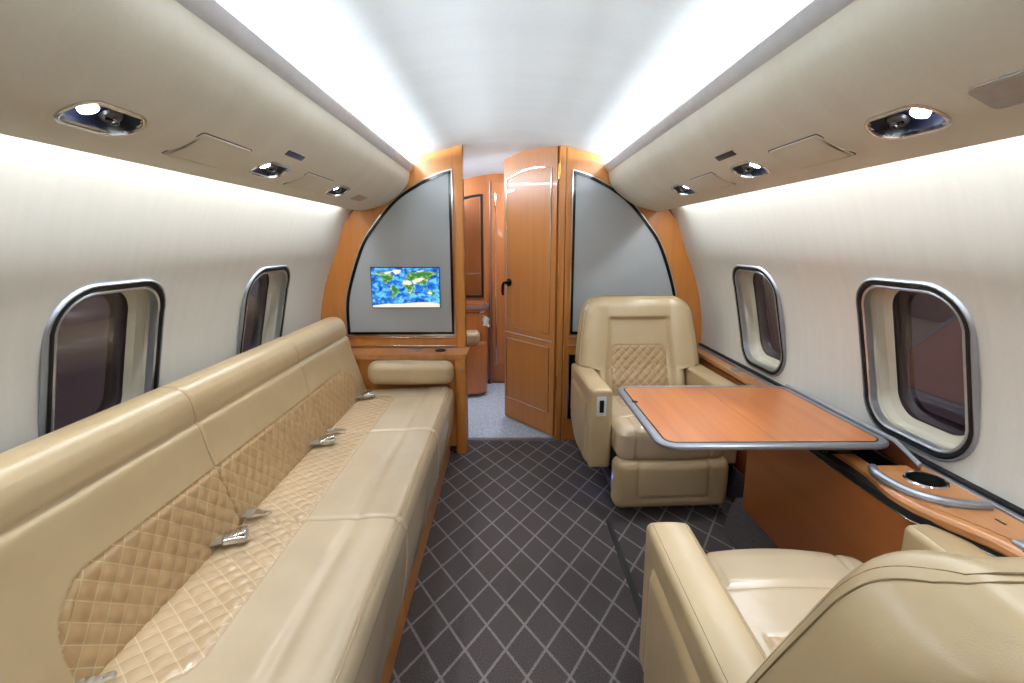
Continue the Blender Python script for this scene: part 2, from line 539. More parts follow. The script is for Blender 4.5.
# side walls of the next cabin
for side in (-1, 1):
    mb = MB(); S = wallS[side]
    mb.grid([[S.P(y, S.L*i/40) for i in range(41)] for y in (YB+.05, 3.7, 4.44)])
    o = struct('wall_'+('left' if side < 0 else 'right')+'.001', mb, M['wall'])

# ------------------------------------------------------------------ front bulkhead
def zc_top(x):
    xr = abs(x-XC); return ZC+math.sqrt(1.25**2-xr*xr)
R2 = 1.25
def bulk(side):
    aj = {-1: -.262, 1: .315}[side]
    if side < 0:
        a_top = math.degrees(math.acos((aj-XC)/R2)); pts = [(aj, 0), (aj, zc_top(aj))]+arcpts(R2, a_top, 180+32, 40)[1:]
    else:
        a_top = math.degrees(math.acos((aj-XC)/R2)); pts = [(aj, 0)]+arcpts(R2, -32, a_top, 40)
    pts = [(x, max(0, z)) for x, z in pts]
    return pts
wf = struct('wall_front', MB().plate(bulk(-1), XZ, YB, YB+.045), M['wood'])
wf['label'] = 'orange wood bulkhead with grey inset panel, left of the doorway'
wg = struct('wall_front.001', MB().plate(bulk(1), XZ, YB, YB+.045), M['wood'])
wg['label'] = 'orange wood bulkhead with grey inset panel, right of the doorway'
# door jambs
struct('trim_3', MB().box(-.315, -.262, YB-.012, YB+.06, 0, zc_top(-.29)-.01, .003), M['wood_door'])
struct('trim_4', MB().box(.315, .352, YB-.010, YB+.02, 0, zc_top(.33)-.01, .003), M['wood_door'])
struct('trim_5', MB().box(.357, .372, YB-.010, YB+.02, 0, zc_top(.365)-.01, .003), M['wood_door'])
struct('trim_6', MB().box(.352, .357, YB-.004, YB, 0, zc_top(.355)-.01), M['wood_dark'])

def framed(outline, parent, y, w1, w2, panel_mat, nm='inset_panel', dep=.012):
    """raised polished frame, black line and a flat panel following an outline on the bulkhead"""
    o1, o2, o3 = outline, inset(outline, w1), inset(outline, w1+w2)
    def band(a, b, d0, d1):
        mb = MB(); n = len(a)
        mb.grid([[(p[0], y, p[1]) for p in a], [(p[0], y-d1, p[1]) for p in a], [(p[0], y-d1, p[1]) for p in b], [(p[0], y-d0, p[1]) for p in b]], closev=True)
        return mb
    obj('polished_frame', band(o1, o2, 0, dep), M['chrome'], parent)
    obj('dark_frame', band(o2, o3, .0, dep*.7), M['gunmetal'], parent)
    return obj(nm, MB().plate(o3, XZ, y-.004, y-.001), panel_mat, parent)

arcL = catmull([(-1.010, .710), (-1.0, .953), (-.905, 1.241), (-.815, 1.385), (-.66, 1.555), (-.46, 1.672), (-.326, 1.715)], n=8)
framed(arcL+[(-.326, .710)], wf, YB, .006, .016, M['panel'])
arcR = [(2*XC-x+(.002), z) for x, z in arcL]
arcR[-1] = (.392, arcR[-1][1])
framed([(.392, .710)]+arcR, wg, YB, .006, .016, M['panel'])
def strip(x0, x1, z, parent, nm='metal_strip', h=.008):
    obj(nm, MB().box(x0, x1, YB-.012, YB, z-h/2, z+h/2, .002), M['chrome'], parent)
strip(-1.06, -.326, .643, wf); strip(.39, .60, .643, wg); strip(-1.04, -.326, .698, wf, h=.006); strip(.39, .6, .698, wg, h=.006)
framed([(.392, .15), (.9, .15), (.9, .587), (.392, .587)], wg, YB, .006, .014, M['black'], 'lower_panel')

# monitor with a map of the world -----------------------------------
mon = thing('monitor', 'flat screen on the grey bulkhead panel, lit with a blue world map', 'monitor', (-.627, YB-.005, .885))
mx0, mx1, mz0, mz1 = -.836, -.419, .890, 1.133
obj('bezel', MB().plate([(mx0-.004, mz0-.004), (mx1+.004, mz0-.004), (mx1+.004, mz1+.006), (mx0-.004, mz1+.006)], XZ, YB-.014, YB-.003), M['navy'], mon)
def ocean():
    m, nt, b = newmat('ocean on screen')
    mp = mapping(nt, (24, 1, 34)); n = N(nt, 'ShaderNodeTexNoise', Scale=1, Detail=5, Distortion=.6)
    nt.links.new(mp.outputs[0], n.inputs['Vector'])
    r = ramp(nt, n.outputs['Fac'], [(.36, srgb(24,72,180)), (.48, srgb(40,140,240)), (.6, srgb(120,220,255))])
    b.inputs['Base Color'].default_value = (0,0,0,1); b.inputs['Roughness'].default_value = .2
    nt.links.new(r.outputs[0], b.inputs['Emission Color']); b.inputs['Emission Strength'].default_value = 1.0
    return m
def land():
    m, nt, b = newmat('land on screen')
    mp = mapping(nt, (40, 1, 50)); n = N(nt, 'ShaderNodeTexNoise', Scale=1, Detail=4)
    nt.links.new(mp.outputs[0], n.inputs['Vector'])
    r = ramp(nt, n.outputs['Fac'], [(.40, srgb(40,130,40)), (.52, srgb(120,180,90)), (.66, srgb(235,230,200))])
    b.inputs['Base Color'].default_value = (0,0,0,1)
    nt.links.new(r.outputs[0], b.inputs['Emission Color']); b.inputs['Emission Strength'].default_value = 1.0
    return m
M['ocean'] = ocean(); M['land'] = land()
M['green'] = emit('forest on screen', srgb(52,140,50), 1.0)
M['sand'] = emit('desert and ice on screen', srgb(250,245,228), 1.05)
scr = obj('screen', MB().box(mx0, mx1, YB-.016, YB-.013, mz0, mz1), M['ocean'], mon)
def ll(lon, lat): return (mx0+(lon+180)/360*(mx1-mx0), mz0+(lat+90)/180*(mz1-mz0))
def landm(shapes, mat, nm, k):
    for s in shapes: obj(nm, MB().plate([ll(*p) for p in s], XZ, YB-.0160-k*.0004, YB-.0158-k*.0004), mat, scr)
landm([[(-166,66),(-150,70),(-125,70),(-95,72),(-80,68),(-64,60),(-56,52),(-66,45),(-75,38),(-81,26),(-85,30),(-96,28),(-97,20),(-90,16),(-80,8),(-86,11),(-105,20),(-116,32),(-124,42),(-130,54),(-150,60),(-165,58)],
       [(-80,8),(-60,10),(-50,0),(-35,-6),(-40,-22),(-55,-33),(-65,-45),(-70,-54),(-75,-45),(-71,-20),(-81,-5)],
       [(-10,36),(-9,44),(0,48),(8,56),(20,60),(12,62),(25,71),(60,70),(100,76),(140,73),(180,68),(165,60),(155,58),(135,52),(128,40),(120,38),(121,28),(108,20),(104,10),(98,12),(90,22),(80,10),(73,18),(60,25),(45,13),(35,30),(28,37),(15,42),(5,43)],
       [(-17,15),(-10,30),(0,36),(12,36),(32,31),(43,12),(51,11),(40,-8),(35,-22),(26,-34),(18,-34),(12,-15),(9,2),(-8,5)],
       [(114,-22),(122,-16),(132,-11),(142,-11),(146,-19),(153,-27),(148,-38),(130,-32),(115,-34)],
       [(96,5),(106,-5),(118,-2),(118,6),(110,1)], [(132,-1),(150,-6),(150,-10),(134,-4)], [(131,32),(141,36),(145,44),(140,42)], [(44,-14),(50,-16),(46,-25)]], M['land'], 'land_mass', 1)
landm([[(-75,-5),(-60,5),(-50,-3),(-42,-8),(-55,-20),(-68,-15)], [(12,-6),(10,4),(25,5),(32,-2),(28,-12)], [(30,58),(60,66),(110,68),(150,66),(130,56),(90,54),(50,52)], [(95,26),(110,30),(118,26),(106,20),(98,14)], [(-92,34),(-80,30),(-74,40),(-90,48),(-115,52),(-122,46)]], M['green'], 'forest_patch', 2)
landm([[(-50,60),(-22,70),(-20,82),(-60,82),(-68,76)], [(-180,-90),(180,-90),(180,-74),(150,-68),(100,-66),(40,-68),(-10,-72),(-60,-74),(-100,-73),(-150,-78),(-180,-82)],
       [(-16,17),(-8,30),(10,33),(30,29),(35,16),(20,12),(0,14)], [(36,30),(45,16),(56,20),(58,26),(74,26),(90,34),(106,42),(84,46),(60,42),(46,36)], [(118,-20),(132,-16),(142,-24),(140,-30),(122,-30)], [(-115,68),(-90,74),(-64,78),(-80,64),(-100,62)], [(14,-20),(28,-20),(24,-30)], [(60,75),(100,80),(104,76),(70,70)]], M['sand'], 'pale_patch', 3)

# ------------------------------------------------------------------ the door, standing open into the next cabin
dr = bpy.data.objects.new('door_1', None); C.objects.link(dr); dr['kind'] = 'structure'; dr['label'] = 'wooden bulkhead door standing open, with polished metal inlay lines'
hx, hy = .305, YB+.035
fx, fy = -.018, 3.515
dr.location = (hx, hy, 0)
dlen = math.hypot(fx-hx, fy-hy); ux, uy = (fx-hx)/dlen, (fy-hy)/dlen
nx_, ny_ = uy, -ux         # candidate normals
if ny_ > 0: nx_, ny_ = -nx_, -ny_
# the face towards the camera has normal with negative x (door opens away and the camera looks along its left face)
nx_, ny_ = (-abs(uy), -abs(ux))
def DM(a, b, d): return (hx+ux*a+nx_*d, hy+uy*a+ny_*d, b)
def ztop(a): return 1.845+.03*math.sin(PI*min(1, a/dlen*.9+.1))-.01*a
out = [(0, .012), (dlen, .012)]+[(dlen*(1-k/16), ztop(dlen*(1-k/16))) for k in range(17)]
obj('door_leaf', MB().plate(out, DM, -.036, 0), M['wood_door'], dr)
def doorline(pts, closed=False):
    mb = MB(); mb.tube([DM(a, b, .002) for a, b in pts], .0045, 6, closed); return mb
a0, a1 = .05, dlen-.025
arc = [(a0+(a1-a0)*k/14, 1.735+.032*math.sin(PI*k/14)-.035*k/14) for k in range(15)]
obj('inlay_line', doorline([(a0, .70)]+arc+[(a1, .70)], True), M['chrome'], dr)
obj('inlay_line', doorline([(.012, .655), (dlen-.01, .655)]), M['chrome'], dr)
obj('inlay_line', doorline([(a0, .61), (a1, .61), (a1, .165), (a0, .165)], True), M['chrome'], dr)
mb = MB(); mb.plate([(a1-.085+p[0]+.03, 1.628+p[1]) for p in rrect(.075, .016, .004, 3)], DM, 0, .004)
obj('label_plate', mb, M['satin'], dr)
# handle: round rose and a downward lever
hb = MB()
hc = dlen-.055
rings = []
for (r_, d_) in ((.028, 0), (.028, .006), (.02, .010), (.012, .012), (.012, .03)):
    rings.append([DM(hc+r_*math.cos(2*PI*k/18), 1.01+r_*math.sin(2*PI*k/18), d_) for k in range(18)])
hb.loops(rings, False, True)
hd = obj('handle', hb, M['gunmetal'], dr)
hb2 = MB(); hb2.tube([DM(hc, 1.01, .028), DM(hc+.018, 1.008, .034), DM(hc+.028, .99, .036), DM(hc+.030, .95, .036), DM(hc+.028, .92, .034)], [.009, .010, .011, .011, .008], 10)
obj('lever', hb2, M['gunmetal'], hd)
for z in (1.70, 1.05, .40):
    obj('hinge', MB().lathe([(.007, -.045), (.007, .045)], (hx+.008, YB-.012, z), 'z', 12), M['brass'], dr)

# ------------------------------------------------------------------ overhead panels
bp_ctrl = [(.588, 1.725), (.590, 1.70), (.606, 1.635), (.652, 1.578), (.745, 1.513), (.82, 1.487), (.895, 1.470)]
bprof = catmull(bp_ctrl, n=8)
XO = .015
binS = {-1: Surf(bprof, -1, .008, XO, -1), 1: Surf(bprof, 1, .008, XO, -1)}
FIT = {-1: [.978, 1.627, 2.257], 1: [1.003, 1.622, 2.215]}
T_FIT = {-1: .297, 1: .290}
LW, LH = .165, .080
def fit_loops(k=0): return None
for side, sn in ((-1, 'left'), (1, 'right')):
    S = binS[side]
    ob = thing('overhead_panel', 'long beige overhead panel running along the %s side of the ceiling' % sn, 'overhead panel', (XC+side*.72, .6, 1.5))
    t_fit = T_FIT[side]
    holes = [(y, t_fit, LW-.012, LH-.012, .036) for y in FIT[side]]
    ts = [S.L*i/56 for i in range(57)]
    mb = S.sheet(ylist(Y0, YB, holes, .15, .008), ts, holes)
    # closed back of the panel
    back = [(.895, 1.470), (.900, 1.470), (.902, 1.475), (.895, 1.55), (.90, 1.58), (.75, 1.70), (.70, 1.71), (.62, 1.70), (.60, 1.72), (.588, 1.725)]
    mb.grid([[(XO+side*x, y, z) for x, z in back] for y in (Y0, YB)])
    obj('panel_skin', mb, M['bin'], ob, recalc=False)
    # aluminium rail along the upper edge
    rp = [(.563, 1.730), (.565, 1.741), (.573, 1.747), (.584, 1.744), (.600, 1.730), (.606, 1.700), (.600, 1.694), (.588, 1.697), (.573, 1.712)]
    mb = MB(); mb.loops([[(XO+side*x, y, z) for x, z in rp] for y in (Y0, YB-.001)], True, True)
    obj('edge_rail', mb, M['rail'], ob)
    # hatches (shallow raised doors with a shadow gap)
    for (ya, yb_, ta, tb) in (((1.205, 1.43, .242, .355), (1.826, 2.085, .248, .352)) if side < 0 else ((1.21, 1.435, .24, .35), (1.82, 2.03, .245, .345))):
        yc, tc, w, h = (ya+yb_)/2, (ta+tb)/2, yb_-ya, tb-ta
        g = MB(); S.ring(g, yc, tc, [(w+.004, h+.004, .012, -.0005), (w+.003, h+.003, .012, -.0012), (w-.003, h-.003, .011, -.0012)])
        nP = 8
        hb = MB(); S.ring(hb, yc, tc, [(w-.003, h-.003, .011, -.0008), (w-.004, h-.004, .011, -.0035), (w-.009, h-.009, .010, -.0045)])
        hb.grid([[S.P(yc-(w-.012)/2+(w-.012)*i/6, tc-(h-.012)/2+(h-.012)*j/nP, -.0045) for j in range(nP+1)] for i in range(7)])
        ho = obj('hatch', hb, M['bin'], ob, recalc=False)
        obj('shadow_gap', g, M['sign_dark'], ho)
    if side > 0:
        g = MB(); S.ring(g, .740, .288, [(.215, .068, .012, 0), (.213, .066, .012, -.003), (.207, .06, .01, -.004)]); 
        g.grid([[S.P(.740-.1025+.205*i/6, .288-.029+.058*j/5, -.004) for j in range(6)] for i in range(7)])
        obj('light_lens', g, M['lens'], ob, recalc=False, label='frosted grey light lens')
    for i, y in enumerate(FIT[side]):
        pos = ['nearest', 'middle', 'farthest'][i]
        rl = thing('reading_light', '%s recessed reading light in the %s overhead panel, with dark blue housing' % (pos, sn), 'reading light', S.P(y, t_fit), 0, 'recessed reading lights in the overhead panels')
        obj('bezel', S.ring(MB(), y, t_fit, [(LW+.008, LH+.008, .044, 0), (LW+.007, LH+.007, .044, -.003), (LW-.002, LH-.002, .040, -.004), (LW-.007, LH-.007, .038, -.003), (LW-.009, LH-.009, .037, .003)]), M['chrome'], rl)
        obj('housing', S.ring(MB(), y, t_fit, [(LW-.008, LH-.008, .037, .0), (LW-.012, LH-.012, .035, .012), (LW-.03, LH-.026, .027, .022)], True), M['navy'], rl)
        # lamp disc towards the near end, gasper nozzle towards the far end
        def disc(yc, tc, rad, d0, d1, seg=20):
            return [[S.P(yc+rr*math.cos(2*PI*k/seg), tc+rr*math.sin(2*PI*k/seg), d) for k in range(seg)] for rr, d in ((rad, d1), (rad, d0), (rad*.75, d0-.001), (rad*.3, d0-.0015))]
        lo = -.034 if not (side > 0 and i > 0) else -.036
        obj('lamp', MB().loops(disc(y+lo, t_fit-.006, .0165, .008, .02), False, True), M['lamp'], rl)
        nz = MB(); seg = 18
        nz.loops([[S.P(y+.030+rr*math.cos(2*PI*k/seg), t_fit+.002+rr*math.sin(2*PI*k/seg), d) for k in range(seg)] for rr, d in ((.020, .02), (.020, .014), (.017, .010), (.013, .008), (.009, .007), (.008, .001), (.006, .001), (.005, .008))], False, True)
        gz = obj('air_nozzle', nz, M['nozzle'], rl)
        bar = MB(); bar.tube([S.P(y+.030-.018, t_fit+.002, .008), S.P(y+.030, t_fit-.002, .003), S.P(y+.030+.018, t_fit+.004, .008)], .003, 6)
        obj('nozzle_lever', bar, M['gunmetal'], gz)
    # small placards
    pl = (1.64, .205, .12, .02) if side < 0 else (1.638, .203, .125, .02)
    g = MB(); S.ring(g, pl[0], pl[1], [(pl[2], pl[3], .002, 0), (pl[2], pl[3], .002, -.0016), (pl[2]-.001, pl[3]-.001, .002, -.002)], True)
    o = obj('sign_plate', g, M['sign' if side < 0 else 'sign_dark'])
    tag(o, 'small dark blue placard stuck on the left overhead panel' if side < 0 else 'small dark grey placard stuck on the right overhead panel', 'sign')
g = MB(); binS[-1].ring(g, 2.58, .298, [(.16, .05, .01, 0), (.16, .05, .01, -.0012), (.158, .048, .01, -.0016)], True)
tag(obj('sticker', g, M['tan']), 'pale tan sticker on the left overhead panel close to the bulkhead', 'sticker')

# ------------------------------------------------------------------ sofa (three place divan)
sofa = thing('sofa', 'long beige leather three-seat sofa with quilted panels along the left wall', 'sofa', (-.72, 1.73, 0))
SY = [.655, 1.38, 2.107, 2.80]
back_ctrl = [(-.86, .36), (-.822, .415), (-.83, .47), (-.862, .58), (-.888, .66), (-.905, .735), (-.913, .765), (-.918, .785), (-.922, .822), (-.938, .855), (-.97, .872), (-1.02, .868), (-1.062, .84), (-1.078, .78), (-1.06, .60), (-1.03, .40), (-1.0, .20), (-.93, .20), (-.90, .30)]
seat_ctrl = [(-.93, .40), (-.86, .425), (-.80, .436), (-.70, .440), (-.60, .446), (-.50, .452), (-.42, .456), (-.365, .455), (-.335, .444), (-.318, .415), (-.314, .37), (-.318, .28), (-.335, .17), (-.352, .105), (-.38, .095), (-.60, .11), (-.85, .16), (-.93, .28)]
def section(ctrl, y0, y1, r0, r1, dispf, maskf, uvf, stepS=.006, stepY=.0065):
    prof, L = resample(catmull(ctrl, True, 12), stepS, True)
    n = len(prof)
    nrm = []
    for i in range(n):
        a, b = prof[i-1], prof[(i+1) % n]; t = Vector((b[0]-a[0], b[1]-a[1])).normalized(); nrm.append(Vector((-t.y, t.x)))
    cx = sum(p[0] for p in prof)/n; cz = sum(p[1] for p in prof)/n
    A = sum(prof[i][0]*prof[(i+1) % n][1]-prof[(i+1) % n][0]*prof[i][1] for i in range(n))
    if A > 0: nrm = [-v for v in nrm]
    ys = []
    for r, s, e in ((r0, y0, 1), (r1, y1, -1)):
        for k in range(0, 8): ys.append(s+e*r*(1-math.cos(PI/2*k/7)))
    m = int((y1-r1-y0-r0)/stepY)
    ys += [y0+r0+(y1-r1-y0-r0)*k/m for k in range(1, m)]
    ys = sorted(set(round(y, 5) for y in ys))
    mb = MB(); rows = []; meta = []
    for y in ys:
        e = 0
        if y-y0 < r0: e = r0*(1-math.sqrt(max(0, 1-(1-(y-y0)/r0)**2)))
        if y1-y < r1: e = max(e, r1*(1-math.sqrt(max(0, 1-(1-(y1-y)/r1)**2))))
        row = []
        for i, (x, z) in enumerate(prof):
            s = L*i/n
            d = dispf(x, z, y, s)-e
            row.append((x+nrm[i].x*d, y, z+nrm[i].y*d)); meta.append((x, z, y, s))
        rows.append(row)
    mb.loops(rows, True, True)
    nn = len(prof)
    def mf(fi, f):
        if len(f) != 4: return False
        q = [meta[i] for i in f]; c = [sum(t[k] for t in q)/4 for k in range(3)]
        if max(t[3] for t in q)-min(t[3] for t in q) > .1: return False
        return maskf(c[0], c[1], c[2])
    return split(mb, mf, lambda i: uvf(*meta[i][:3]))
QY0, QY1 = .80, 2.66
def in_round(y, h, hmax, r, r2=None):
    """inside a strip y in QY0..QY1, h in 0..hmax, with the two upper corners rounded"""
    if y < QY0 or y > QY1 or h < 0 or h > hmax: return -1
    d = min(y-QY0, QY1-y, hmax-h)
    if h > hmax-r:
        for yy in (QY0+r, QY1-r):
            if (yy == QY0+r and y < yy) or (yy == QY1-r and y > yy):
                d = r-math.hypot(y-yy, h-(hmax-r))
    return d
# backrest
def b_h(x, z): return z-.40 if x > -.95 else -1
def b_uv(x, z, y): return ((y/.056+(z-.4)/.052)+.02, (y/.056-(z-.4)/.052)+.02)
def b_disp(x, z, y, s):
    if x < -.93 or z < .40: return 0
    q = in_round(y, z-.40, .225, .13)
    d = 0
    if q > 0:
        a, b = b_uv(x, z, y); d += quilt_h(a, b, .0052)*smooth01(q/.012)*smooth01((z-.42)/.03)-.003*(1-smooth01(q/.012))
    elif q > -.5 or True:
        # padded ring around
        d += .004*smooth01(.4)
    # fold under the top roll
    d -= .010*math.exp(-((z-.766)/.008)**2)
    return d
def b_mask(x, z, y): return x > -.93 and in_round(y, z-.40, .225, .13) > 0
# seat
def s_uv(x, z, y): return (y/.054+(x+.86)/.060, y/.054-(x+.86)/.060)
def s_disp(x, z, y, s):
    if z < .40: return 0.004*math.sin(y*9)*math.exp(-((z-.28)/.08)**2)
    q = in_round(y, x+.90, .275, .08)
    d = 0
    if q > 0:
        a, b = s_uv(x, z, y); d += quilt_h(a, b, .0055)*smooth01(q/.012)*smooth01((x+.84)/.03)-.003*(1-smooth01(q/.012))
    else:
        d += .003
    d += .003*math.sin((y-.655)/.727*PI*2-.5)*math.exp(-((x+.5)/.1)**2)
    d -= .0045*math.exp(-((x+.465)/.018)**2)
    d -= .004*math.exp(-((x+.337)/.004)**2)
    return d
def s_mask(x, z, y): return z > .40 and x < -.4 and in_round(y, x+.90, .275, .08) > 0
for k in range(3):
    y0, y1 = SY[k], SY[k+1]
    r0 = .012 if k else .045; r1 = .012 if k < 2 else .05
    a, b, uv = section(back_ctrl, y0, y1, r0, r1, b_disp, b_mask, b_uv)
    bo = obj('backrest', a, M['leather'], sofa, smooth=80)
    obj('quilted_panel', b, M['quilt'], bo, smooth=80, uvs=uv, label='tan diamond quilted back panel')
    a, b, uv = section(seat_ctrl, y0, y1, .016 if k else .03, .016 if k < 2 else .03, s_disp, s_mask, s_uv)
    so = obj('seat_cushion', a, M['seat_leather_glare'], sofa, smooth=80)
    obj('quilted_panel', b, M['quilt_seat_glare'], so, smooth=80, uvs=uv, label='tan diamond quilted seat panel')
    # front piping
    obj('piping', MB().tube([(-.3335, y0+.02, .449), (-.3335, (y0+y1)/2, .4495), (-.3335, y1-.02, .449)], .0022, 6), M['leather'], so)
obj('plinth', MB().box(-1.0, -.352, .66, 2.83, 0, .115, .004), M['wood'], sofa)

# belts ----------------------------------------------------------------
def buckle(x, y, rz, label, first=[None]):
    t = thing('seatbelt_buckle', label, 'seat belt', (0,0,0), 0, 'seat belt ends lying on the sofa')
    def bd(w, n): 
        return w
    obj('body', MB().rbox((0,0,.012), (.032, .024, .011), .007, .02, 3), M['chrome'], t)
    mb = MB().rbox((.006, 0, .026), (.024, .020, .004), .003, .02, 2)
    mb.v = [(a, b, c+.18*(a)) for a, b, c in mb.v]
    obj('lever', mb, M['chrome'], t)
    obj('strap', MB().rbox((-.052, 0, .010), (.026, .022, .0022), .002, .02, 2), M['webbing'], t)
    t.location = (x, y, .449); t.rotation_euler = (0, 0, rz)
    return t
def tongue(x, y, rz, label):
    t = thing('seatbelt_tongue', label, 'seat belt', (0,0,0), 0, 'seat belt ends lying on the sofa')
    mb = MB(); mb.plate([(-.02,-.022),(-.002,-.022),(.012,-.012),(.040,-.010),(.044,0),(.040,.010),(.012,.012),(-.002,.022),(-.02,.022)], lambda a, b, d: (a, b, d), .006, .011, [[(.022,-.005),(.022,.005),(.034,.005),(.034,-.005)]])
    obj('plate', mb, M['chrome'], t)
    obj('strap_end', MB().rbox((-.022, 0, .009), (.016, .020, .0035), .003, .02, 3), M['webbing'], t)
    t.location = (x, y, .449); t.rotation_euler = (0, 0, rz)
buckle(-.775, 1.268, .35, 'chrome belt buckle on the nearer quilted seat seam, closest large one')
tongue(-.78, 1.40, .1, 'chrome belt tongue just beyond the nearest large buckle on the sofa')
buckle(-.765, 1.965, .35, 'chrome belt buckle lying halfway along the sofa seat')
tongue(-.77, 2.09, .1, 'chrome belt tongue just beyond the halfway buckle on the sofa')
buckle(-.765, 2.60, .5, 'chrome belt buckle at the far end of the sofa by the bolster')
tongue(-.80, .795, .6, 'chrome belt end in the near left corner of the sofa seat')

# cabinet and bolster at the sofa end ------------------------------------------------
cab = thing('end_cabinet', 'low wooden cabinet between the sofa end and the bulkhead', 'cabinet', (-.65, 2.94, 0))
mb = MB(); 
topo = [(-1.12, YB-.006), (-1.12, 2.832), (-.28, 2.832)]+[(-.28+.04*math.sin(math.radians(a)), 2.872-.04*math.cos(math.radians(a))) for a in (15, 30, 45, 60, 75, 90)]+[(-.24, YB-.014)]
XY = lambda a, b, d: (a, b, d)
obj('top', MB().plate(topo, XY, .605, .632), M['wood_y'], cab)
obj('body', MB().box(-1.06, -.262, 2.848, YB-.014, .05, .604, .004), M['wood'], cab)
obj('corner_post', MB().box(-.315, -.250, 2.838, 2.90, 0, .604, .012), M['wood_door'], cab)
mb = MB(); mb.lathe([(.034, 0), (.034, .004), (.028, .006), (.027, .002), (.012, .001)], (-.41, 2.955, .632), 'z', 20)
obj('cup_recess', mb, M['black'], cab, label='round black fitting')
obj('latch', MB().box(-.60, -.53, 2.93, 2.985, .631, .637, .002), M['satin'], cab)
obj('button', MB().lathe([(.009, 0), (.009, -.004), (.006, -.006)], (-.268, 2.832, .54), 'y', 14), M['satin'], cab)
o = obj('bolster_cushion', MB().rbox((-.56, 2.77, .545), (.247, .056, .068), .05, .03, 6, lambda w, n: [w[0], w[1]*(1+.12*(1-(w[0]/.25)**2)), w[2]*(1+.03*math.cos(w[0]*8))]), M['leather'])
tag(o, 'beige leather bolster lying across the far end of the sofa', 'bolster')

